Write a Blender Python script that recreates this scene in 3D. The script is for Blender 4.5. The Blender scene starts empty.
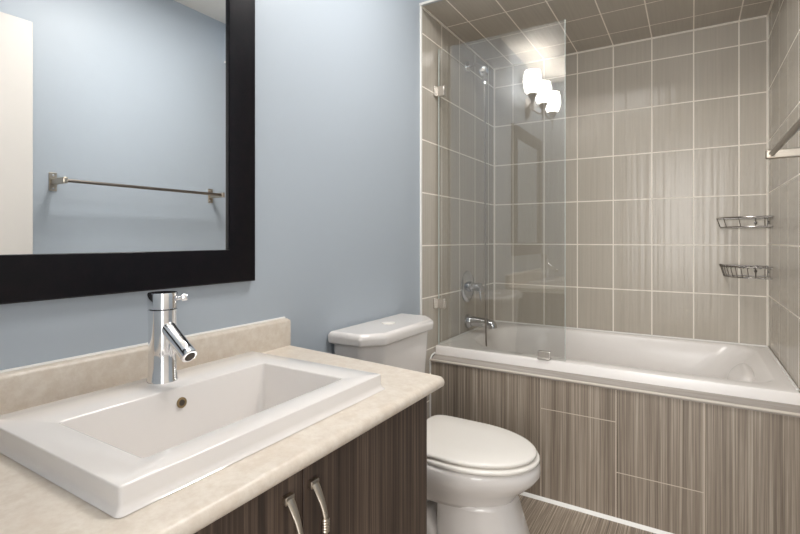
import bpy, bmesh, math, random
from mathutils import Vector, Matrix
C = bpy.context.scene
COL = C.collection
R = random.Random(7)

# ------------------------------------------------------------------ camera, world, light, exposure
F_PX, YAW, V0 = 474.75, 0.5505, 239.3
cd = bpy.data.cameras.new('camera')
cam = bpy.data.objects.new('camera', cd); COL.objects.link(cam)
cam.location = (1.08, 0, 1.106)
cam.rotation_euler = (math.pi/2, 0, YAW)
cd.sensor_width = 36; cd.lens = F_PX/800*36
cd.shift_y = -(267-V0)/800
cd.clip_start = 0.02
C.camera = cam

w = bpy.data.worlds.new('world'); C.world = w; w.use_nodes = True
bg = w.node_tree.nodes['Background']
bg.inputs[0].default_value = (1.0, 0.98, 0.955, 1); bg.inputs[1].default_value = 1.9

C.view_settings.view_transform = 'Standard'
C.view_settings.look = 'None'
C.view_settings.gamma = 1
C.view_settings.use_curve_mapping = False
C.view_settings.exposure = 0.34
SHADE_EMIT = 9.0
BULB_W = 3.0
def area(name, loc, rot, sx, sy, power, color):
    l = bpy.data.lights.new(name, 'AREA'); l.shape = 'RECTANGLE'; l.size = sx; l.size_y = sy
    l.energy = power; l.color = color
    o = bpy.data.objects.new(name, l); COL.objects.link(o); o.location = loc; o.rotation_euler = rot
    return o
# fill lights added to brighten the room: under the ceiling, and in the hall
area('added_ceiling_light', (0.66, 1.30, 2.40), (0, 0, 0), 0.34, 0.34, 13.5, (1.0, 0.975, 0.945))
area('added_hall_light', (0.85, -2.6, 1.5), (math.radians(90), 0, 0), 2.2, 1.7, 80, (1.0, 0.985, 0.96))  # added light shining in through the doorway; no window is built

# ------------------------------------------------------------------ materials
def srgb(r, g, b):
    f = lambda c: (c/255/12.92) if c/255 <= 0.04045 else ((c/255+0.055)/1.055)**2.4
    return (f(r), f(g), f(b), 1)
class NT:
    def __init__(s, name):
        s.m = bpy.data.materials.new(name); s.m.use_nodes = True
        s.t = s.m.node_tree; s.b = s.t.nodes['Principled BSDF']; s.out = s.t.nodes['Material Output']
    def n(s, typ, **kw):
        o = s.t.nodes.new(typ)
        for k, v in kw.items(): setattr(o, k, v)
        return o
    def set(s, sock, v):
        if hasattr(v, 'is_output') or isinstance(v, bpy.types.NodeSocket): s.t.links.new(v, sock)
        else: sock.default_value = v
    def math(s, op, a, b=0.0, c=0.0):
        o = s.n('ShaderNodeMath', operation=op); s.set(o.inputs[0], a); s.set(o.inputs[1], b); s.set(o.inputs[2], c)
        return o.outputs[0]
    def mix(s, f, a, b):
        o = s.n('ShaderNodeMix', data_type='RGBA')
        s.set(o.inputs[0], f); s.set(o.inputs[6], a); s.set(o.inputs[7], b); return o.outputs[2]
    def coords(s):
        tc = s.n('ShaderNodeTexCoord'); sp = s.n('ShaderNodeSeparateXYZ'); s.t.links.new(tc.outputs['Object'], sp.inputs[0])
        return tc.outputs['Object'], sp.outputs
    def noise(s, vec, scale, detail=3, rough=0.5):
        o = s.n('ShaderNodeTexNoise'); s.set(o.inputs['Vector'], vec); o.inputs['Scale'].default_value = scale
        o.inputs['Detail'].default_value = detail; o.inputs['Roughness'].default_value = rough; return o.outputs[0]
    def scaled(s, vec, sc):
        o = s.n('ShaderNodeVectorMath', operation='MULTIPLY'); s.set(o.inputs[0], vec); o.inputs[1].default_value = sc; return o.outputs[0]
    def ramp(s, f, stops):
        o = s.n('ShaderNodeValToRGB'); s.set(o.inputs[0], f); e = o.color_ramp.elements
        e[0].position, e[0].color = stops[0]; e[1].position, e[1].color = stops[-1]
        for p, c in stops[1:-1]:
            k = e.new(p); k.color = c
        return o.outputs[0]
    def bump(s, h, strength, dist=0.001):
        o = s.n('ShaderNodeBump'); s.set(o.inputs['Height'], h); o.inputs['Strength'].default_value = strength
        o.inputs['Distance'].default_value = dist; s.t.links.new(o.outputs[0], s.b.inputs['Normal'])
    def p(s, **kw):
        for k, v in kw.items(): s.set(s.b.inputs[k.replace('_', ' ')], v)
        return s

def simple(name, col, rough, metal=0.0, var=0.0, scale=60, **kw):
    s = NT(name); s.p(Roughness=rough, Metallic=metal, **kw)
    vec, _ = s.coords()
    if var:
        c0 = tuple(x*(1-var) for x in col[:3])+(1,); c1 = tuple(min(1, x*(1+var)) for x in col[:3])+(1,)
        s.p(Base_Color=s.mix(s.noise(vec, scale), c0, c1))
    else: s.p(Base_Color=col)
    return s.m

def paint(name, col):
    s = NT(name); vec, _ = s.coords(); s.p(Base_Color=col, Roughness=0.45)
    s.bump(s.noise(vec, 220, 2), 0.06, 0.0006); return s.m

def line_mask(s, coord, off, pitch, width):
    f = s.math('FRACT', s.math('DIVIDE', s.math('SUBTRACT', coord, off-100*pitch), pitch))
    d = s.math('MULTIPLY', s.math('MINIMUM', f, s.math('SUBTRACT', 1.0, f)), pitch)
    return s.math('LESS_THAN', d, width/2)

def tile(name, ua, uo, up, va, vo, vp, streak, c_lo, c_hi, grout, gw=0.0062, rough=0.2, bstr=0.6, tcol=None):
    s = NT(name); vec, xyz = s.coords()
    m = s.math('MAXIMUM', line_mask(s, xyz[ua], uo, up, gw), line_mask(s, xyz[va], vo, vp, gw))
    sv = s.scaled(vec, streak)
    n1 = s.noise(sv, 1.0, 3, 0.6)
    blotch = s.noise(vec, 2.2, 2)
    base = s.mix(s.ramp(n1, [(0.25, (0, 0, 0, 1)), (0.75, (1, 1, 1, 1))]), c_lo, c_hi)
    base = s.mix(s.math('MULTIPLY', blotch, 0.25), base, c_lo)
    s.p(Base_Color=s.mix(m, base, grout), Roughness=s.math('ADD', s.math('MULTIPLY', m, 0.5), rough))
    rip = s.noise(s.scaled(vec, tuple(v*0.45 for v in streak)), 1.0, 1, 0.4)
    s.p(Specular_IOR_Level=0.32)
    h = s.math('SUBTRACT', s.math('ADD', s.math('MULTIPLY', n1, 0.35), s.math('MULTIPLY', rip, 2.4)), s.math('MULTIPLY', m, 1.0))
    s.bump(h, bstr, 0.0012); return s.m

GROUT = srgb(240, 233, 222)
T_LO, T_HI = srgb(178, 170, 158), srgb(191, 183, 171)
M = {}
M['paint'] = paint('blue_wall_paint', srgb(172, 181, 190))
M['ceiling'] = paint('white_ceiling_paint', srgb(225, 222, 216))
M['tile_back'] = tile('glossy_taupe_tile_back', 0, 0.125, 0.193, 2, 0.576, 0.25, (105, 105, 2.4), T_LO, T_HI, GROUT)
M['tile_left'] = tile('glossy_taupe_tile_left', 1, 1.948, 0.217, 2, 0.576, 0.25, (105, 105, 2.4), T_LO, T_HI, GROUT)
M['tile_right'] = tile('glossy_taupe_tile_right', 1, 2.146, 0.217, 2, 0.582, 0.25, (105, 105, 2.4), T_LO, T_HI, GROUT)
M['tile_ceil'] = tile('glossy_taupe_tile_soffit', 0, 0.125, 0.193, 1, 2.214, 0.263, (105, 2.4, 105), T_LO, T_HI, GROUT)

def streak_tile(name, axes, d, m_, l, rough):
    s = NT(name); vec, _ = s.coords()
    a = s.noise(s.scaled(vec, tuple(v*1.0 for v in axes)), 1.0, 4, 0.75)
    b = s.noise(s.scaled(vec, tuple(v*0.22 for v in axes)), 1.0, 2, 0.5)
    f = s.math('ADD', s.math('MULTIPLY', a, 0.72), s.math('MULTIPLY', b, 0.28))
    s.p(Base_Color=s.ramp(f, [(0.33, d), (0.5, m_), (0.66, l)]), Roughness=rough)
    s.bump(a, 0.15, 0.0006); return s.m
A_D, A_M, A_L = srgb(98, 87, 76), srgb(142, 129, 115), srgb(184, 172, 157)
M['apron'] = streak_tile('streaked_apron_tile', (240, 240, 1.6), A_D, A_M, A_L, 0.4)
M['ledge'] = streak_tile('streaked_ledge_tile', (4, 120, 120), srgb(140, 132, 124), srgb(158, 150, 142), srgb(175, 167, 158), 0.3)
M['grout'] = simple('pale_grout', srgb(205, 192, 176), 0.8, var=0.05)
M['corner'] = simple('corner_grout', srgb(236, 229, 218), 0.6)
M['caulk'] = simple('white_caulk', srgb(236, 234, 230), 0.4)
s = NT('streaked_floor_tile'); vec, xyz = s.coords()
a = s.noise(s.scaled(vec, (190, 1.6, 1)), 1.0, 4, 0.75)
m = s.math('MAXIMUM', line_mask(s, xyz[0], 0.946-0.3, 0.30, 0.003), line_mask(s, xyz[1], 1.44, 0.60, 0.003))
s.p(Base_Color=s.mix(m, s.ramp(a, [(0.36, srgb(104, 92, 82)), (0.5, srgb(150, 136, 121)), (0.64, srgb(202, 188, 170))]), srgb(150, 138, 124)), Roughness=0.4)
s.bump(s.math('SUBTRACT', s.math('MULTIPLY', a, 0.5), m), 0.2, 0.0008); M['floor'] = s.m

s = NT('dark_wood_grain_laminate'); vec, _ = s.coords()
a = s.noise(s.scaled(vec, (1, 150, 1.2)), 1.0, 4, 0.7); b = s.noise(s.scaled(vec, (1, 22, 0.9)), 1.0, 3, 0.6)
f = s.math('ADD', s.math('MULTIPLY', a, 0.6), s.math('MULTIPLY', b, 0.4))
s.p(Base_Color=s.ramp(f, [(0.34, srgb(38, 29, 24)), (0.5, srgb(72, 58, 49)), (0.67, srgb(120, 103, 89))]), Roughness=0.5)
s.bump(a, 0.3, 0.0006); M['wood'] = s.m
s = NT('beige_stone_laminate'); vec, _ = s.coords()
a = s.noise(vec, 48, 6, 0.72); b = s.noise(vec, 17, 4, 0.6)
c = s.mix(s.ramp(a, [(0.38, (0, 0, 0, 1)), (0.62, (1, 1, 1, 1))]), srgb(203, 191, 177), srgb(215, 206, 194))
s.p(Base_Color=s.mix(s.ramp(b, [(0.5, (0, 0, 0, 1)), (0.75, (.5, .5, .5, 1))]), c, srgb(203, 188, 171)), Roughness=0.38); M['counter'] = s.m
M['porcelain'] = simple('white_porcelain', srgb(228, 223, 219), 0.09, Coat_Weight=0.3)
M['plastic'] = simple('white_plastic_seat', srgb(235, 230, 223), 0.22)
M['acrylic'] = simple('white_acrylic', srgb(238, 233, 229), 0.26)
M['chrome'] = simple('polished_chrome', (0.86, 0.86, 0.87, 1), 0.06, 1.0)
M['nickel'] = simple('brushed_nickel', srgb(184, 174, 160), 0.28, 1.0, var=0.06)
M['bar_metal'] = simple('satin_steel_bar', srgb(142, 134, 126), 0.3, 1.0)
M['dark'] = simple('dark_hole', srgb(70, 62, 52), 0.6)
M['wire'] = simple('chrome_wire', srgb(150, 146, 142), 0.22, 1.0)
s = NT('espresso_mirror_frame'); vec, _ = s.coords()
a = s.noise(s.scaled(vec, (40, 40, 40)), 1.0, 4, 0.7)
s.p(Base_Color=s.ramp(a, [(0.4, (0.0016, 0.0014, 0.003, 1)), (0.75, (0.006, 0.003, 0.005, 1))]), Roughness=0.32, Specular_IOR_Level=0.26)
s.bump(a, 0.12, 0.0005); M['frame'] = s.m
M['clip'] = simple('satin_clip', srgb(214, 209, 202), 0.25, 0.8)
M['chrome_dark'] = simple('darkened_chrome', (0.56, 0.56, 0.57, 1), 0.12, 1.0)  # chrome darkened to offset the glass reflection washing over the fittings
M['mirror'] = simple('mirror_silver', (0.93, 0.94, 0.94, 1), 0.0, 1.0)
M['door'] = simple('white_door_paint', srgb(208, 203, 197), 0.4)
M['sconce_metal'] = simple('satin_nickel_sconce', srgb(170, 165, 160), 0.3, 1.0)
s = NT('lit_opal_glass_shade')
s.p(Base_Color=(0.9, 0.88, 0.84, 1), Roughness=0.3, Emission_Color=(1.0, 0.95, 0.895, 1), Emission_Strength=SHADE_EMIT); M['shade'] = s.m
M['opal'] = simple('added_lamp_opal', srgb(240, 238, 232), 0.4, Emission_Color=(1.0, 0.955, 0.9, 1), Emission_Strength=2.0)  # glowing face of the added ceiling lamp
# clear flat glass: straight transmission plus a fresnel reflection
s = NT('clear_shower_glass')
tr = s.n('ShaderNodeBsdfTransparent'); tr.inputs[0].default_value = (0.95, 0.957, 0.953, 1)
gl = s.n('ShaderNodeBsdfGlossy'); gl.inputs['Roughness'].default_value = 0.0
lw = s.n('ShaderNodeLayerWeight'); lw.inputs[0].default_value = 0.5
refl = s.math('ADD', 0.11, s.math('MULTIPLY', 0.89, s.math('POWER', lw.outputs['Facing'], 5.0)))
mx = s.n('ShaderNodeMixShader'); s.t.links.new(refl, mx.inputs[0]); s.t.links.new(tr.outputs[0], mx.inputs[1]); s.t.links.new(gl.outputs[0], mx.inputs[2])
s.t.links.new(mx.outputs[0], s.out.inputs[0]); M['glass'] = s.m
M['glass_edge'] = simple('glass_edge', srgb(200, 210, 206), 0.15)

# ------------------------------------------------------------------ mesh helpers
def link(name, bm, mat, parent=None, smooth=True, angle=40, bevel=0.0, seg=3, subsurf=0):
    bmesh.ops.recalc_face_normals(bm, faces=bm.faces[:])
    me = bpy.data.meshes.new(name); bm.to_mesh(me); bm.free()
    mats = mat if isinstance(mat, (list, tuple)) else [mat]
    for k in mats: me.materials.append(k)
    if smooth:
        for p in me.polygons: p.use_smooth = True
    o = bpy.data.objects.new(name, me); COL.objects.link(o)
    if smooth: me.set_sharp_from_angle(angle=math.radians(angle))
    if bevel:
        b = o.modifiers.new('bevel', 'BEVEL'); b.width = bevel; b.segments = seg; b.limit_method = 'ANGLE'; b.angle_limit = math.radians(35)
        b.harden_normals = False
    if subsurf:
        b = o.modifiers.new('subdivision', 'SUBSURF'); b.levels = b.render_levels = subsurf
    if parent:
        o.parent = parent
        pl = parent.location.copy() if parent.type == 'EMPTY' else Vector((0, 0, 0))
        o.matrix_parent_inverse = Matrix.Translation(-pl)
    return o
def thing(name, label, cat, loc, group=None):
    o = bpy.data.objects.new(name, None); COL.objects.link(o); o.location = loc; o.empty_display_size = 0.05
    return tag(o, label, cat, group)
def tag(o, label, cat, group=None):
    o['label'] = label; o['category'] = cat
    if group: o['group'] = group
    return o
def structure(o, label=None):
    o['kind'] = 'structure'
    if label: o['label'] = label
    return o
def box(bm, x0, x1, y0, y1, z0, z1):
    v = [bm.verts.new((x, y, z)) for x in (x0, x1) for y in (y0, y1) for z in (z0, z1)]
    for f in ((0, 1, 3, 2), (4, 6, 7, 5), (0, 4, 5, 1), (2, 3, 7, 6), (0, 2, 6, 4), (1, 5, 7, 3)): bm.faces.new([v[i] for i in f])
    return bm
def bx(*a): return box(bmesh.new(), *a)
def loft(bm, rings, cap0=True, cap1=True, closed=True):
    rv = [[bm.verts.new(p) for p in r] for r in rings]
    n = len(rings[0])
    for a, b in zip(rv, rv[1:]):
        for i in range(n if closed else n-1):
            j = (i+1) % n
            bm.faces.new((a[i], a[j], b[j], b[i]))
    if cap0: bm.faces.new(rv[0])
    if cap1: bm.faces.new(rv[-1])
    return bm
def frame_of(d):
    d = Vector(d).normalized(); u = d.orthogonal().normalized(); return d, u, d.cross(u)
def lathe(bm, origin, axis, prof, seg=32, cap0=True, cap1=True):
    d, u, v = frame_of(axis); o = Vector(origin)
    rings = [[o+d*h+(u*math.cos(2*math.pi*i/seg)+v*math.sin(2*math.pi*i/seg))*max(r, 1e-5) for i in range(seg)] for r, h in prof]
    return loft(bm, rings, cap0, cap1)
def tube(bm, pts, r, seg=10, closed=False):
    pts = [Vector(p) for p in pts]; n = len(pts); rings = []; u = None
    for i, p in enumerate(pts):
        if closed: t = pts[(i+1) % n]-pts[i-1]
        else: t = pts[min(i+1, n-1)]-pts[max(i-1, 0)]
        t.normalize()
        if u is None: u = t.orthogonal().normalized()
        u = (u-t*u.dot(t)).normalized(); v = t.cross(u)
        rr = r[i] if isinstance(r, (list, tuple)) else r
        rings.append([p+(u*math.cos(2*math.pi*k/seg)+v*math.sin(2*math.pi*k/seg))*rr for k in range(seg)])
    if closed: rings.append(rings[0]); return loft_closed(bm, rings[:-1])
    return loft(bm, rings)
def loft_closed(bm, rings):
    rv = [[bm.verts.new(p) for p in r] for r in rings]; n = len(rings[0]); m_ = len(rings)
    for k in range(m_):
        a, b = rv[k], rv[(k+1) % m_]
        for i in range(n): bm.faces.new((a[i], a[(i+1) % n], b[(i+1) % n], b[i]))
    return bm
def spline(pts, n=8):
    pts = [Vector(p) for p in pts]; P = [pts[0]*2-pts[1]]+pts+[pts[-1]*2-pts[-2]]; out = []
    for i in range(1, len(P)-2):
        a, b, c, d = P[i-1:i+3]
        for k in range(n):
            t = k/n
            out.append(0.5*((2*b)+(c-a)*t+(2*a-5*b+4*c-d)*t*t+(3*b-a-3*c+d)*t**3))
    out.append(pts[-1]); return out
def rrect(x0, x1, y0, y1, z, rad, seg=8):
    """rounded rectangle ring; rad = (r at x0y0, x1y0, x1y1, x0y1)"""
    if not isinstance(rad, (tuple, list)): rad = (rad,)*4
    out = []
    for (cx, cy, a0, r) in ((x0+rad[0], y0+rad[0], math.pi, rad[0]), (x1-rad[1], y0+rad[1], 1.5*math.pi, rad[1]),
                            (x1-rad[2], y1-rad[2], 0, rad[2]), (x0+rad[3], y1-rad[3], 0.5*math.pi, rad[3])):
        for k in range(seg+1):
            a = a0+k/seg*math.pi/2; out.append(Vector((cx+r*math.cos(a), cy+r*math.sin(a), z)))
    return out

# ------------------------------------------------------------------ room shell
W, YB, YT, ZS, ZC, YN = 1.40, 2.913, 1.948, 2.20, 2.44, 0.06
structure(link('floor', bx(-0.1, W+0.1, -1.6, YB+0.1, -0.06, 0), M['floor']))
structure(link('ceiling', bx(-0.1, W+0.1, YN-0.12, YB+0.1, ZC, ZC+0.06), M['ceiling']))
structure(link('wall_left', bx(-0.1, 0, YN, YT, 0, ZC), M['paint']))
structure(link('wall_right', bx(W, W+0.1, YN, YT, 0, ZC), M['paint']))
structure(link('wall_left_alcove', bx(-0.1, 0.0, YT, YB, 0, ZC), M['tile_left']), 'glossy taupe tiled wall with the shower fittings')
structure(link('wall_right_alcove', bx(W, W+0.1, YT, YB, 0, ZC), M['tile_right']), 'glossy taupe tiled wall at the foot of the tub')
structure(link('wall_back', bx(-0.1, W+0.1, YB, YB+0.1, 0, ZC), M['tile_back']), 'long glossy taupe tiled wall behind the bathtub')
structure(link('ceiling_alcove', bx(0, W, YT+0.006, YB, ZS, ZS+0.05), M['tile_ceil']), 'tiled lowered ceiling over the bathtub')
structure(link('wall_bulkhead', bx(0, W, YT-0.012, YT+0.006, ZS, ZC), M['paint']), 'blue painted drop above the tub alcove')
bm = bmesh.new(); box(bm, -0.1, 0.70, YN-0.12, YN, 0, ZC); box(bm, 1.375, W+0.1, YN-0.12, YN, 0, ZC); box(bm, 0.70, 1.375, YN-0.12, YN, 2.06, ZC)
structure(link('wall_near', bm, M['paint']))
bm = bmesh.new(); box(bm, 0.0, 0.007, YT-0.014, YT, 0, ZC-0.24)
structure(link('trim_1', bm, M['caulk'], bevel=0.002), 'white edge trim where the blue paint meets the tile')
bm = bmesh.new(); box(bm, 0, W, YT-0.016, YT-0.010, ZS-0.004, ZS+0.006)
structure(link('trim_2', bm, M['caulk']), 'pale edge trim under the bulkhead')
bm = bmesh.new()
for x, y in ((0, YB), (W, YB)):
    sx = 1 if x == 0 else -1
    loft(bm, [[(x, y, z), (x+sx*0.008, y, z), (x, y-0.008, z)] for z in (0.585, ZS)])
for x0, x1, y0, y1 in ((0, W, YB-0.006, YB), (0, 0.006, YT, YB), (W-0.006, W, YT, YB)): box(bm, x0, x1, y0, y1, ZS-0.008, ZS)
structure(link('trim_3', bm, M['corner'], smooth=False), 'pale grout lines in the alcove corners')
# door standing open along the right wall (seen in the mirror)
d = link('door_1', bx(1.325, 1.362, 0.115, 0.905, 0.012, 2.03), M['door'], bevel=0.003)
structure(d, 'white slab door standing open along the blue wall, seen in the mirror')

# unseen ceiling lamp added to brighten the room; its light sits just under the diffuser
t = thing('added_ceiling_lamp', 'flat round white ceiling lamp, out of view, added to brighten the room', 'added ceiling light', (0.66, 1.30, ZC))
bm = bmesh.new(); lathe(bm, (0.66, 1.30, ZC), (0, 0, -1), [(0.20, 0), (0.20, 0.018), (0.195, 0.022)], 40); link('added_lamp_base', bm, M['door'], t)
bm = bmesh.new(); lathe(bm, (0.66, 1.30, ZC-0.022), (0, 0, -1), [(0.185, 0), (0.18, 0.008), (0.12, 0.013), (0, 0.015)], 40); link('diffuser', bm, M['opal'], t)

# ------------------------------------------------------------------ bathtub and its tiled front
RZ = 0.582
tub = thing('bathtub', 'white acrylic bathtub set into the tiled alcove behind the streaked tile front', 'bathtub', (0.7, 2.5, 0))
bm = bmesh.new()
S = 12
x0, x1, y0, y1 = 0.003, W-0.003, 2.088, YB-0.003
rings = [rrect(x0, x1, y0, y1, 0.538, 0.003, S), rrect(x0, x1, y0, y1, RZ-0.008, 0.003, S), rrect(x0+.001, x1-.001, y0+0.002, y1-.001, RZ-0.002, 0.004, S),
         rrect(x0+.002, x1-.002, y0+0.008, y1-.002, RZ, 0.006, S)]
def op(o, z, xl, xr, yf, yb_): return rrect(xl+o, xr-o, yf+o, yb_-o, z, (0.26-o*0.5, 0.10, 0.12, 0.27-o*0.5), S)
rings += [op(-0.012, RZ+0.001, 0.10, 1.335, 2.165, 2.865), op(-0.004, RZ-0.002, 0.10, 1.335, 2.165, 2.865), op(0.004, RZ-0.012, 0.10, 1.332, 2.165, 2.865),
          rrect(0.125, 1.255, 2.185, 2.85, 0.50, (0.25, 0.11, 0.13, 0.26), S), rrect(0.15, 1.15, 2.205, 2.83, 0.38, (0.22, 0.13, 0.15, 0.23), S),
          rrect(0.18, 1.06, 2.225, 2.81, 0.27, (0.18, 0.14, 0.14, 0.18), S), rrect(0.22, 1.00, 2.26, 2.78, 0.215, (0.14, 0.14, 0.14, 0.14), S),
          rrect(0.30, 0.93, 2.32, 2.72, 0.20, (0.09, 0.09, 0.09, 0.09), S)]
loft(bm, rings, cap0=False)
link('tub_shell', bm, M['acrylic'], tub, angle=50)
# moulded headrest on the sloping end
bm = bmesh.new()
hr = []
for (ins, lift) in ((0, 0.0), (0.006, 0.022), (0.018, 0.036), (0.04, 0.043)):
    ring = []
    for k in range(32):
        a = 2*math.pi*k/32; ca, sa = math.cos(a), math.sin(a)
        px = math.copysign(abs(ca)**0.75, ca)*(0.062-ins*0.8); py = math.copysign(abs(sa)**0.75, sa)*(0.15-ins)*(1.0+0.25*px/0.062)
        base = Vector((1.262, 2.515, 0.508))+Vector((0.73, 0, 0.68))*px+Vector((0, 1, 0))*py
        ring.append(base+Vector((-0.68, 0, 0.73))*(lift-0.014))
    hr.append(ring)
loft(bm, hr); link('headrest', bm, M['acrylic'], tub, angle=80, subsurf=1)
bm = bmesh.new(); tube(bm, [(0.0055, 2.13, RZ+0.002), (0.0055, YB-0.0055, RZ+0.002), (W-0.0055, YB-0.0055, RZ+0.002), (W-0.0055, 2.13, RZ+0.002)], 0.0045, 8)
link('wall_caulk', bm, M['caulk'], tub)
bm = bmesh.new(); lathe(bm, (0.143, 2.50, 0.45), (1, 0, 0.2), [(0.036, -0.01), (0.036, 0.008), (0.03, 0.013), (0, 0.014)])
link('overflow_plate', bm, M['chrome'], tub)
bm = bmesh.new(); lathe(bm, (0.34, 2.51, 0.199), (0, 0, 1), [(0.03, 0), (0.03, 0.003), (0.022, 0.004), (0, 0.004)])
link('drain', bm, M['chrome'], tub)

AY = 2.036
ap = thing('tub_apron', 'grey brown streaked tile front below the rim of the bathtub', 'tiled panel', (0.7, AY, 0))
bm = bx(0.002, W-0.002, AY+0.0012, 2.085, 0.0, 0.515); link('grout_bed', bm, M['grout'], ap, smooth=False)
g = 0.0019
panels = [(0.0, 0.243, 0.01, 0.523), (0.243, 0.534, 0.01, 0.523), (0.534, 0.827, 0.01, 0.387), (0.534, 0.827, 0.387, 0.523),
          (0.827, 1.119, 0.01, 0.19), (0.827, 1.119, 0.19, 0.523), (1.119, W-0.002, 0.01, 0.523)]
bm = bmesh.new()
for (a, b, c, e) in panels: box(bm, a+g+(0.002 if a == 0 else 0), b-g, AY, AY+0.008, c+g, e-g)
link('tile_field', bm, M['apron'], ap, smooth=False)
bm = bmesh.new(); loft(bm, [[(x, AY-0.004, 0.515), (x, AY-0.004, 0.526), (x, AY+0.003, 0.530), (x, 2.0868, 0.541), (x, 2.0868, 0.515)] for x in (0.002, W-0.002)])
link('ledge', bm, M['ledge'], ap, smooth=False)
bm = bmesh.new(); tube(bm, [(0.002, AY-0.004, 0.524), (W-0.002, AY-0.004, 0.524)], 0.0055, 8)
link('edge_trim', bm, simple('pale_metal_edge', srgb(205, 196, 184), 0.4, 0.0), ap)
bm = bmesh.new(); loft(bm, [[(x, AY, 0.0), (x, AY-0.012, 0.0), (x, AY-0.006, 0.009), (x, AY, 0.012)] for x in (0.002, W-0.002)])
link('base_caulk', bm, M['caulk'], ap)
bm = bmesh.new(); box(bm, 0.0015, 0.007, AY-0.008, AY+0.002, 0.01, 0.528)
tube(bm, spline([(0.004, AY-0.004, 0.522), (0.004, AY+0.014, 0.542), (0.004, 2.083, 0.548)], 6), 0.004, 8)
link('side_caulk', bm, M['caulk'], ap)

# ------------------------------------------------------------------ glass screen on the tub rim
GY = 2.10
gs = thing('shower_screen', 'frameless clear glass shower screen standing on the front rim of the tub', 'shower screen', (0.33, GY, RZ))
bm = bx(0.016, 0.62, GY-0.004, GY+0.004, RZ+0.003, 2.045); link('glass_pane', bm, M['glass'], gs, smooth=False)
bm = bmesh.new()
for x in (0.016, 0.62): box(bm, x-0.0007, x+0.0007, GY-0.0042, GY+0.0042, RZ+0.003, 2.045)
link('polished_edge', bm, M['glass_edge'], gs, smooth=False)
for z in (1.835, 0.79):
    bm = bmesh.new(); box(bm, 0.0005, 0.008, GY-0.03, GY+0.03, z-0.024, z+0.024); box(bm, 0.006, 0.05, GY-0.012, GY+0.012, z-0.024, z+0.024)
    link('wall_clip', bm, M['clip'], gs, bevel=0.0015)
bm = bmesh.new(); box(bm, 0.505, 0.558, GY-0.011, GY+0.011, RZ+0.0015, RZ+0.035); box(bm, 0.505, 0.558, GY-0.02, GY+0.02, RZ+0.0015, RZ+0.007)
link('rim_clip', bm, M['clip'], gs, bevel=0.0015)

# ------------------------------------------------------------------ shower fittings on the left alcove wall
sv = thing('shower_valve', 'chrome shower valve with round plate and lever on the tiled wall above the spout', 'shower valve', (0, 2.485, 0.84))
bm = bmesh.new(); lathe(bm, (0.0008, 2.485, 0.84), (1, 0, 0), [(0.088, 0), (0.088, 0.004), (0.08, 0.010), (0.05, 0.013), (0.03, 0.014)], 40)
link('escutcheon', bm, M['chrome_dark'], sv)
bm = bmesh.new(); lathe(bm, (0.012, 2.485, 0.84), (1, 0, 0), [(0.03, 0), (0.028, 0.02), (0.022, 0.024), (0.022, 0.05), (0.024, 0.052), (0.024, 0.07), (0.02, 0.074)], 28)
link('valve_body', bm, M['chrome_dark'], sv)
bm = bmesh.new(); tube(bm, spline([(0.074, 2.485, 0.83), (0.078, 2.485, 0.80), (0.082, 2.485, 0.765)], 6), 0.0055)
link('lever', bm, M['chrome_dark'], sv)
sp = thing('tub_spout', 'chrome tub filler spout on the tiled wall just above the tub rim', 'spout', (0, 2.485, 0.645))
bm = bmesh.new(); lathe(bm, (0.0008, 2.485, 0.645), (1, 0, 0), [(0.040, 0), (0.040, 0.012), (0.033, 0.02), (0.03, 0.03)])
link('flange', bm, M['chrome_dark'], sp)
bm = bmesh.new(); P = spline([(0.012, 2.485, 0.648), (0.07, 2.485, 0.647), (0.125, 2.485, 0.644), (0.147, 2.485, 0.636), (0.152, 2.485, 0.618)], 6)
tube(bm, P, [0.029-0.005*min(1, i/14) for i in range(len(P))], 20)
link('spout_pipe', bm, M['chrome_dark'], sp)
bm = bmesh.new(); lathe(bm, (0.112, 2.485, 0.66), (0, 0, 1), [(0.004, 0), (0.004, 0.016), (0.008, 0.018), (0.008, 0.026), (0.004, 0.029)], 14)
link('diverter_knob', bm, M['chrome_dark'], sp)
sh = thing('shower_fixture', 'chrome shower pipe with small round head and straight hanging hose', 'shower', (0, 2.487, 2.08))
bm = bmesh.new(); lathe(bm, (0.0008, 2.487, 2.08), (1, 0, 0), [(0.03, 0), (0.028, 0.006), (0.014, 0.012)], 24); link('flange', bm, M['chrome'], sh)
bm = bmesh.new(); tube(bm, spline([(0.004, 2.487, 2.08), (0.04, 2.487, 2.085), (0.075, 2.485, 2.07), (0.105, 2.483, 2.035)], 6), 0.0095, 12); link('arm_pipe', bm, M['chrome'], sh)
bm = bmesh.new(); lathe(bm, (0.098, 2.488, 2.046), (0.3, -0.75, -0.5), [(0.010, -0.01), (0.016, 0.0), (0.02, 0.02), (0.026, 0.03), (0.026, 0.036), (0.012, 0.039), (0, 0.039)], 28)
link('shower_head', bm, M['chrome'], sh)
bm = bmesh.new(); lathe(bm, (0.122, 2.444, 1.985), (0, 0, -1), [(0.008, -0.03), (0.011, -0.01), (0.014, 0.0), (0.014, 0.034), (0.007, 0.042)], 20); link('hose_nut', bm, M['chrome'], sh)
bm = bmesh.new(); tube(bm, [(0.122, 2.444, 1.96), (0.1235, 2.444, 1.3), (0.125, 2.444, 0.8), (0.19, 2.45, 0.53), (0.20, 2.45, 0.40)][0:3]+[(0.1275, 2.444, 0.6), (0.131, 2.444, 0.525)], 0.0045, 10)
link('hose', bm, M['bar_metal'], sh)

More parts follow.
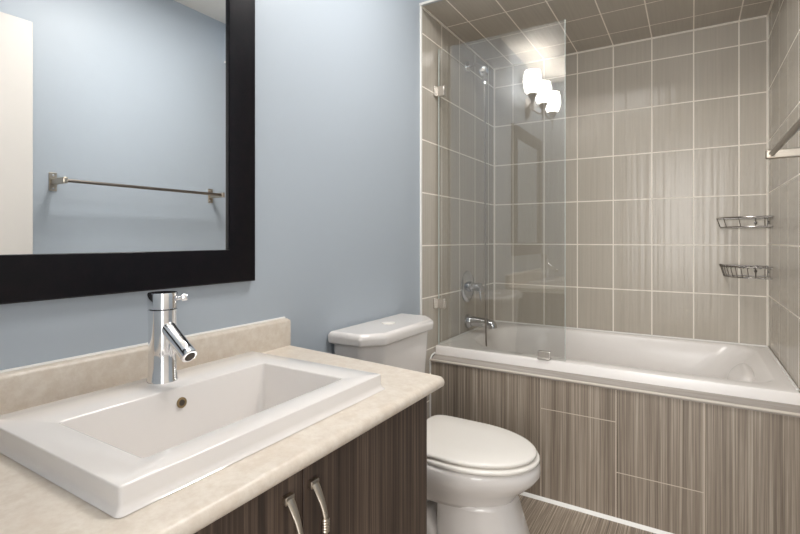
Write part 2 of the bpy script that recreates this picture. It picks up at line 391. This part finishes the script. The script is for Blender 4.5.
# ------------------------------------------------------------------ corner baskets
def basket(z0, h, label, dense):
    t = thing('corner_basket', label, 'shower basket', (W, YB, z0), 'wire shower baskets in the alcove corner')
    cx, cy, Lx, Ly = W-0.006, YB-0.006, 0.205 if not dense else 0.19, 0.205 if not dense else 0.19
    def arc(z, k=1.0, n=20):
        pts = []
        for i in range(n+1):
            a = i/n*math.pi/2
            pts.append((cx-Lx*k*math.cos(a)**0.75, cy-Ly*k*math.sin(a)**0.75, z))
        return pts
    def loop(z, k=1.0): return [(cx, cy, z)]+[p for p in arc(z, k)]
    for nm, z, k, r in (('top_rail', z0+h, 1.0, 0.0032), ('bottom_rail', z0, 0.93, 0.0028)):
        bm = bmesh.new(); tube(bm, loop(z, k), r, 8, closed=True); link(nm, bm, M['wire'], t)
    A, B = arc(z0+h), arc(z0, 0.93)
    for i in range(1, 20, 2 if dense else 6):
        bm = bmesh.new(); tube(bm, [A[i], B[i]], 0.0018, 6); link('upright_wire', bm, M['wire'], t)
    for k in (0.25, 0.5, 0.75):
        for f in (1, ):
            bm = bmesh.new(); x = cx-Lx*0.93*k
            yy = cy-Ly*0.93*(1-k**(8/3))**0.375*0.98
            tube(bm, [(x, cy, z0), (x, yy, z0)], 0.0018, 6); link('floor_wire', bm, M['wire'], t)
    if dense:
        bm = bmesh.new(); P = []
        base = arc(z0+h, 1.0, 160)
        for i, p in enumerate(base):
            a = i*0.55; q = Vector(p)-Vector((cx, cy, z0+h)); q.z = 0; q.normalize()
            P.append(Vector(p)+q*0.004*math.cos(a)+Vector((0, 0, 0.006*math.sin(a))))
        tube(bm, P, 0.0014, 5); link('twisted_wire', bm, M['wire'], t)
    for (x, y, dx) in ((cx-0.045, YB-0.004, 0), (W-0.004, cy-0.045, 1)):
        bm = bmesh.new()
        lathe(bm, (x, y, z0+h*0.5), (0, -1, 0) if dx == 0 else (-1, 0, 0), [(0.007, -0.0035), (0.007, 0.003), (0.005, 0.004), (0, 0.0045)], 18)
        tube(bm, [(x, y-0.004 if dx == 0 else y, z0+h), (x, y-0.004 if dx == 0 else y, z0)] if dx == 0 else [(x-0.004, y, z0+h), (x-0.004, y, z0)], 0.002, 6)
        link('wall_mount', bm, M['wire'], t)
basket(1.165, 0.045, 'upper wire corner basket with plain open rails above the other basket', False)
basket(0.925, 0.05, 'lower wire corner basket with close upright wires and twisted rim', True)

# ------------------------------------------------------------------ towel bar on the right wall
tb = thing('towel_bar', 'long slim steel towel bar on the blue wall, also seen in the mirror', 'towel bar', (W, 1.38, 1.362))
BX = 1.288; BZ = 1.366
bm = bmesh.new(); tube(bm, [(BX, 1.01, BZ), (BX, 1.826, BZ)], 0.0078, 16); link('bar', bm, M['bar_metal'], tb)
for y in (1.008, 1.832):
    bm = bmesh.new(); box(bm, BX-0.014, W-0.004, y-0.009, y+0.009, BZ-0.014, BZ+0.014)
    br = link('bracket', bm, M['nickel'], tb, bevel=0.004)
    bm = bmesh.new(); box(bm, W-0.005, W-0.0002, y-0.016, y+0.016, BZ-0.042, BZ+0.042)
    link('wall_plate', bm, M['nickel'], br, bevel=0.0015)
    for dz in (-0.03, 0.03):
        bm = bmesh.new(); lathe(bm, (W-0.005, y, BZ+dz), (-1, 0, 0), [(0.005, 0), (0.004, 0.002), (0, 0.0025)], 12); link('screw', bm, M['chrome'], br)

# ------------------------------------------------------------------ vanity
VX, VY0, VY1 = 0.54, 0.15, 1.003
vc = thing('vanity_cabinet', 'dark brown wood grain vanity cabinet under the beige countertop', 'cabinet', (0.27, 0.58, 0))
bm = bmesh.new(); box(bm, 0.002, VX-0.02, VY0, VY0+0.016, 0.10, 0.7525); box(bm, 0.002, VX-0.02, VY1-0.016, VY1, 0.10, 0.7525); box(bm, 0.002, VX-0.02, VY0+0.016, VY1-0.016, 0.10, 0.116); box(bm, 0.002, 0.01, VY0+0.016, VY1-0.016, 0.116, 0.7525); link('carcass', bm, M['wood'], vc, smooth=False)
bm = bmesh.new(); box(bm, 0.03, VX-0.07, VY0+0.01, VY1-0.01, 0.0, 0.10); link('toe_kick', bm, M['wood'], vc, smooth=False)
for a, b, hy in ((VY0, 0.5755, 0.540), (0.5785, VY1, 0.598)):
    dr = link('door', bx(VX-0.0195, VX, a, b, 0.105, 0.752), M['wood'], vc, bevel=0.0012)
    bm = bmesh.new()
    # bowed handle: flat feet, narrow waist with ribs in the middle
    zt, zb = 0.704, 0.574; n = 28; rings = []
    for i in range(n+1):
        t_ = i/n; z = zt+(zb-zt)*t_; q = math.sin(math.pi*t_)
        off = 0.004+0.026*q**0.8; wd = 0.0085-0.0035*q; th = 0.0028+0.0022*q
        rings.append([(VX+off+th*math.cos(a_), hy+wd*math.sin(a_), z) for a_ in [2*math.pi*k/14 for k in range(14)]])
    loft(bm, rings)
    hd = link('handle', bm, M['nickel'], dr)
    for zz in (zt, zb):
        bm = bmesh.new(); sgn = -1 if zz == zt else 1
        box(bm, VX, VX+0.009, hy-0.0095, hy+0.0095, min(zz-sgn*0.003, zz+sgn*0.010), max(zz-sgn*0.003, zz+sgn*0.010)); link('handle_foot', bm, M['nickel'], hd, bevel=0.0015)
    bm = bmesh.new()
    for k in range(5):
        z = 0.648-k*0.0045
        lathe(bm, (VX+0.0298, hy, z), (0, 0, 1), [(0.0062, -0.0024), (0.0072, 0), (0.0062, 0.0024)], 16)
    link('ribbed_collar', bm, M['nickel'], hd)

CT = 0.78
# countertop with rounded nose, end face follows a slightly splayed cut
ct = thing('countertop', 'beige mottled laminate countertop with low backsplash around the white sink', 'countertop', (0.28, 0.55, 0.745))
bm = bmesh.new()
XF = 0.582
prof = [(0.002, 0.7535), (XF-0.014, 0.7535)]
for k in range(0, 9):
    a = -math.pi/2+math.pi*k/8; prof.append((XF-0.0145+0.0145*math.cos(a), 0.76675+0.01325*math.sin(a)))
prof += [(0.002, CT)]
def endy(x): return 1.07-(x/0.582)*0.057
HX0, HX1, HY0, HY1 = 0.15, 0.47, 0.35, 0.80       # cut-out for the bowl
rings = []
ys = [YN+0.001, None]
loft(bm, [[(x, YN+0.001, z) for x, z in prof], [(x, endy(x), z) for x, z in prof]])
co = link('slab', bm, M['counter'], ct, angle=30)
cut = bx(HX0, HX1, HY0, HY1, 0.7, 0.85)
cm = bpy.data.meshes.new('cut'); bmesh.ops.recalc_face_normals(cut, faces=cut.faces[:]); cut.to_mesh(cm); cut.free(); cutter = bpy.data.objects.new('cut', cm); COL.objects.link(cutter)
bo = co.modifiers.new('cut', 'BOOLEAN'); bo.object = cutter; bo.operation = 'DIFFERENCE'; bo.solver = 'EXACT'
bpy.context.view_layer.update()
dg = bpy.context.evaluated_depsgraph_get(); me2 = bpy.data.meshes.new_from_object(co.evaluated_get(dg)); co.modifiers.clear(); co.data = me2
bpy.data.objects.remove(cutter)
bm = bmesh.new()
prof = [(0.0015, CT-0.001), (0.0265, CT-0.001), (0.0265, 0.853), (0.0245, 0.859), (0.019, 0.862), (0.004, 0.862), (0.0015, 0.861)]
loft(bm, [[(x, YN+0.001, z) for x, z in prof], [(x, 1.066, z) for x, z in prof], [(x*0.98, 1.072, min(z, 0.858)) for x, z in prof]])
bk = link('backsplash', bm, M['counter'], ct, angle=50)
bm = bmesh.new(); tube(bm, [(0.003, YN+0.002, 0.863), (0.003, 1.07, 0.863)], 0.0032, 6); link('caulk_bead', bm, M['caulk'], bk)

# cabinet carcass needs room for the bowl
sk = thing('sink', 'white rectangular drop-in ceramic sink raised above the beige countertop', 'sink', (0.3, 0.58, CT))
SX0, SX1, SY0, SY1, SZ = 0.094, 0.503, 0.305, 0.862, 0.812
bx0, bx1, by0, by1 = 0.212, 0.452, 0.364, 0.792
bm = bmesh.new(); Q = 6
rings = [rrect(SX0-0.003, SX1+0.010, SY0-0.007, SY1+0.005, CT+0.0008, 0.008, Q), rrect(SX0-0.001, SX1+0.004, SY0-0.003, SY1+0.002, CT+0.0045, 0.006, Q), rrect(SX0, SX1+0.001, SY0, SY1, CT+0.011, 0.005, Q),
         rrect(SX0, SX1, SY0, SY1, SZ-0.0022, 0.004, Q), rrect(SX0+.0006, SX1-.0006, SY0+.0006, SY1-.0006, SZ-0.0007, 0.004, Q), rrect(SX0+.0022, SX1-.0022, SY0+.0022, SY1-.0022, SZ, 0.004, Q),
         rrect(bx0-.003, bx1+.003, by0-.003, by1+.003, SZ, 0.009, Q), rrect(bx0-.0008, bx1+.0008, by0-.0008, by1+.0008, SZ-0.0008, 0.008, Q), rrect(bx0, bx1, by0, by1, SZ-0.003, 0.008, Q),
         rrect(bx0+.010, bx1-.014, by0+.016, by1-.016, SZ-0.105, 0.018, Q), rrect(bx0+.016, bx1-.022, by0+.025, by1-.025, SZ-0.124, 0.022, Q), rrect(bx0+.03, bx1-.04, by0+.05, by1-.05, SZ-0.133, 0.025, Q),
         rrect(bx0+.09, bx1-.09, by0+.19, by1-.19, SZ-0.137, 0.01, Q)]
loft(bm, rings, cap0=False)
link('basin', bm, M['porcelain'], sk, angle=50)
bm = bmesh.new(); lathe(bm, (0.2155, 0.578, 0.781), (1, 0, 0.1), [(0.0105, -0.006), (0.0105, 0.0012), (0.0085, 0.0022), (0.0062, 0.0014), (0.0062, 0.0)], 24, cap1=False)
oh = link('overflow_ring', bm, simple('aged_brass_ring', srgb(142, 122, 88), 0.4, 0.6), sk)
bm = bmesh.new(); lathe(bm, (0.2155, 0.578, 0.781), (1, 0, 0.1), [(0.0063, -0.004), (0.0063, 0.0008)], 20); link('overflow_hole', bm, M['dark'], oh)
bm = bmesh.new(); lathe(bm, (0.33, 0.578, SZ-0.137), (0, 0, 1), [(0.026, 0), (0.026, 0.003), (0.02, 0.004), (0, 0.005)], 24); link('drain', bm, M['chrome'], sk)

fa = thing('faucet', 'chrome single lever basin faucet standing on the back rim of the sink', 'faucet', (0.135, 0.59, SZ))
FX, FY = 0.140, 0.585
bm = bmesh.new(); lathe(bm, (FX, FY, SZ-0.0005), (0, 0, 1), [(0.0295, 0), (0.0295, 0.004), (0.0282, 0.006), (0.0268, 0.06), (0.0270, 0.11), (0.0282, 0.149), (0.027, 0.1495)], 40)
link('body', bm, M['chrome'], fa)
bm = bmesh.new(); lathe(bm, (FX, FY, SZ+0.1505), (0, 0, 1), [(0.0275, 0), (0.0285, 0.001), (0.0288, 0.030), (0.0275, 0.033), (0.010, 0.034), (0, 0.034)], 40)
hn = link('lever_cap', bm, M['chrome'], fa)
bm = bmesh.new(); lathe(bm, (FX+0.018, FY+0.018, SZ+0.170), (0.62, 0.66, 0.10), [(0.0045, 0), (0.0045, 0.010), (0.0072, 0.012), (0.0072, 0.021), (0.0055, 0.023)], 18); link('lever_pin', bm, M['chrome'], hn)
d_ = Vector((0.83, -0.01, -0.55)).normalized()
bm = bmesh.new(); lathe(bm, Vector((FX+0.004, FY, SZ+0.121)), d_, [(0.0135, 0), (0.0152, 0.02), (0.0152, 0.088), (0.0156, 0.089), (0.0156, 0.106), (0.0135, 0.108)], 32)
so = link('spout', bm, M['chrome'], fa)
bm = bmesh.new(); lathe(bm, Vector((FX+0.004, FY, SZ+0.121))+d_*0.1075, d_, [(0.0105, 0), (0.0105, 0.001), (0.008, 0.0013)], 24); link('aerator', bm, M['dark'], so)

# ------------------------------------------------------------------ mirror and sconce on the blue wall
MY0, MY1, MZ0, MZ1, FWD = 0.205, 0.941, 0.988, 1.925, 0.09
mi = thing('wall_mirror', 'large rectangular mirror in a wide black frame hanging above the sink', 'mirror', (0, 0.57, 0.992))
bm = bmesh.new()
prof = [(0.0, 0.0015), (0.0, 0.016), (0.003, 0.019), (0.030, 0.021), (0.076, 0.020), (0.0885, 0.018), (0.0895, 0.016), (FWD, 0.011), (FWD, 0.0015)]
corn = []
for ins, x in prof:
    corn.append([(x, MY0+ins, MZ0+ins), (x, MY1-ins, MZ0+ins), (x, MY1-ins, MZ1-ins), (x, MY0+ins, MZ1-ins)])
rv = [[bm.verts.new(p) for p in c] for c in corn]
for a in range(len(rv)):
    b = (a+1) % len(rv)
    for i in range(4): bm.faces.new((rv[a][i], rv[a][(i+1) % 4], rv[b][(i+1) % 4], rv[b][i]))
link('frame', bm, M['frame'], mi, angle=25)
i0 = FWD-0.004
bm = bx(0.003, 0.009, MY0+i0, MY1-i0, MZ0+i0, MZ1-i0); link('mirror_glass', bm, M['mirror'], mi, smooth=False)

sc = thing('wall_sconce', 'satin nickel wall lamp with three lit white tulip shades above the mirror', 'wall lamp', (0, 0.575, 2.12))
bm = bmesh.new()
rings = []
for k_, x in ((1.0, 0.001), (1.0, 0.008), (0.85, 0.018), (0.5, 0.024), (0.2, 0.03)):
    rings.append([(x, 0.575+0.055*k_*math.cos(2*math.pi*i/32), 2.11+0.085*k_*math.sin(2*math.pi*i/32)) for i in range(32)])
loft(bm, rings); link('backplate', bm, M['sconce_metal'], sc)
SXX = 0.125
for y in (0.86, 0.575, 0.29):
    bm = bmesh.new()
    if abs(y-0.575) < 0.01: P = [(0.02, 0.575, 2.11), (0.06, 0.575, 2.085), (0.10, 0.575, 2.06), (SXX, 0.575, 2.075)]
    else:
        m_ = (y+0.575)/2; P = [(0.02, 0.575+(0.03 if y > 0.575 else -0.03), 2.11), (0.075, (0.575*2+y)/3, 2.135), (0.11, (0.575+2*y)/3, 2.07), (SXX, y, 2.068)]
    tube(bm, spline(P, 8), 0.0075, 12); arm = link('arm', bm, M['sconce_metal'], sc)
    bm = bmesh.new(); lathe(bm, (SXX, y, 2.0), (0, 0, 1), [(0.003, 0), (0.007, 0.006), (0.004, 0.014), (0.004, 0.03), (0.012, 0.04), (0.007, 0.048), (0.007, 0.06), (0.013, 0.07), (0.011, 0.085), (0.024, 0.105), (0.036, 0.128), (0.034, 0.13)], 24)
    link('lamp_holder', bm, M['sconce_metal'], arm)
    bm = bmesh.new(); lathe(bm, (SXX, y, 2.126), (0, 0, 1), [(0.030, 0), (0.045, 0.01), (0.058, 0.04), (0.064, 0.085), (0.062, 0.125), (0.054, 0.165), (0.049, 0.165), (0.056, 0.125), (0.058, 0.085), (0.05, 0.04), (0.03, 0.015)], 32, cap0=False, cap1=True)
    link('shade', bm, M['shade'], sc)
    bl = bpy.data.lights.new('bulb_light', 'POINT'); bl.energy = BULB_W; bl.shadow_soft_size = 0.02; bl.color = (1.0, 0.95, 0.895)
    lo = bpy.data.objects.new('bulb_light', bl); COL.objects.link(lo); lo.location = (SXX, y, 2.245)

# ------------------------------------------------------------------ toilet
TY = 1.512
to = thing('toilet', 'white two-piece toilet with closed lid between the vanity and the bathtub', 'toilet', (0.36, TY, 0))
def egg(xb, xf, hw, z, n=40, pb=2.6):
    """elongated bowl outline: blunt at the back, round at the front"""
    xc = xb+(xf-xb)*0.46; out = []
    for k in range(n):
        a = 2*math.pi*k/n; c_, s_ = math.cos(a), math.sin(a)
        if c_ >= 0: x = xc+(xf-xc)*c_; y = hw*s_
        else:
            x = xc-(xc-xb)*abs(c_)**(2/pb); y = hw*math.copysign(abs(s_)**(2/pb), s_)
        out.append(Vector((x, TY+y, z)))
    return out
bm = bmesh.new()
def ped(xb, xf, hw, z):
    return [Vector((x, TY+y, z)) for x, y in ((xb, -hw), (xf-0.11, -hw), (xf-0.03, -hw*0.72), (xf, -hw*0.3), (xf, hw*0.3), (xf-0.03, hw*0.72), (xf-0.11, hw), (xb, hw))]
loft(bm, [egg(0.19, 0.58, 0.13, 0.248), egg(0.19, 0.590, 0.135, 0.262), egg(0.188, 0.605, 0.146, 0.283), egg(0.187, 0.630, 0.160, 0.306), egg(0.187, 0.656, 0.173, 0.330), egg(0.188, 0.670, 0.1795, 0.350), egg(0.19, 0.668, 0.179, 0.374), egg(0.195, 0.663, 0.176, 0.383), egg(0.22, 0.64, 0.155, 0.385)])
link('bowl', bm, M['porcelain'], to, angle=70)
bm = bmesh.new()
loft(bm, [ped(0.36, 0.665, 0.128, 0.0), ped(0.36, 0.662, 0.126, 0.02), ped(0.36, 0.63, 0.118, 0.14), ped(0.36, 0.603, 0.116, 0.22), ped(0.36, 0.59, 0.122, 0.262)])
link('pedestal', bm, M['porcelain'], to, angle=70, bevel=0.016, seg=4)
# rear trapway flank with its recessed panel
bm = bmesh.new()
rings = [rrect(0.06, 0.40, TY-0.125, TY+0.125, z, 0.04, 6) for z in (0.0, 0.05)]+[rrect(0.06, 0.36, TY-0.12, TY+0.12, 0.15, 0.04, 6), rrect(0.05, 0.32, TY-0.11, TY+0.11, 0.19, 0.04, 6)]
loft(bm, rings); link('trapway', bm, M['porcelain'], to, bevel=0.006)
bm = bmesh.new(); loft(bm, [rrect(0.03, 0.30, TY-0.10, TY+0.10, 0.19, 0.03, 6), rrect(0.025, 0.30, TY-0.13, TY+0.13, 0.34, 0.03, 6), rrect(0.02, 0.30, TY-0.15, TY+0.15, 0.385, 0.03, 6)]); link('tank_shelf', bm, M['porcelain'], to, bevel=0.006)
bm = bmesh.new(); loft(bm, [egg(0.235, 0.662, 0.174, 0.388), egg(0.232, 0.667, 0.177, 0.391), egg(0.232, 0.667, 0.177, 0.398), egg(0.236, 0.662, 0.173, 0.4015)]); link('seat', bm, M['plastic'], to, angle=60)
def lidring(d, z): return egg(0.215+d, 0.657-d, 0.169-d, z-0.004, n=72, pb=8.0)
bm = bmesh.new(); loft(bm, [lidring(0.016, 0.4095), lidring(0.004, 0.4105), lidring(0, 0.413), lidring(0, 0.419), lidring(0.003, 0.4222), lidring(0.012, 0.4245), lidring(0.09, 0.426)]); link('seat_lid', bm, M['plastic'], to, angle=60)
for dy in (-0.075, 0.075):
    bm = bmesh.new(); tube(bm, [(0.222, TY+dy-0.025, 0.405), (0.222, TY+dy+0.025, 0.405)], 0.0125, 14); link('hinge', bm, M['plastic'], to)
def tank_ring(xb, xf, hw, ch, z):
    return [Vector(p) for p in ((xb, TY-hw, z), (xf-ch*0.9, TY-hw, z), (xf, TY-hw+ch*1.1, z), (xf, TY+hw-ch*1.1, z), (xf-ch*0.9, TY+hw, z), (xb, TY+hw, z))]
bm = bmesh.new(); loft(bm, [tank_ring(0.012, 0.165, 0.195, 0.05, 0.387), tank_ring(0.012, 0.178, 0.211, 0.055, 0.55), tank_ring(0.012, 0.188, 0.224, 0.06, 0.750)])
link('tank', bm, M['porcelain'], to, bevel=0.014, seg=4)
bm = bmesh.new(); loft(bm, [tank_ring(0.006, 0.203, 0.242, 0.066, 0.746), tank_ring(0.005, 0.205, 0.244, 0.066, 0.775), tank_ring(0.012, 0.196, 0.236, 0.062, 0.788)])
tl = link('tank_lid', bm, M['porcelain'], to, bevel=0.007, seg=4)
bm = bmesh.new(); lathe(bm, (0.10, TY, 0.787), (0, 0, 1), [(0.026, 0), (0.026, 0.0035), (0.023, 0.005), (0, 0.0055)], 28); link('flush_button', bm, M['plastic'], tl)
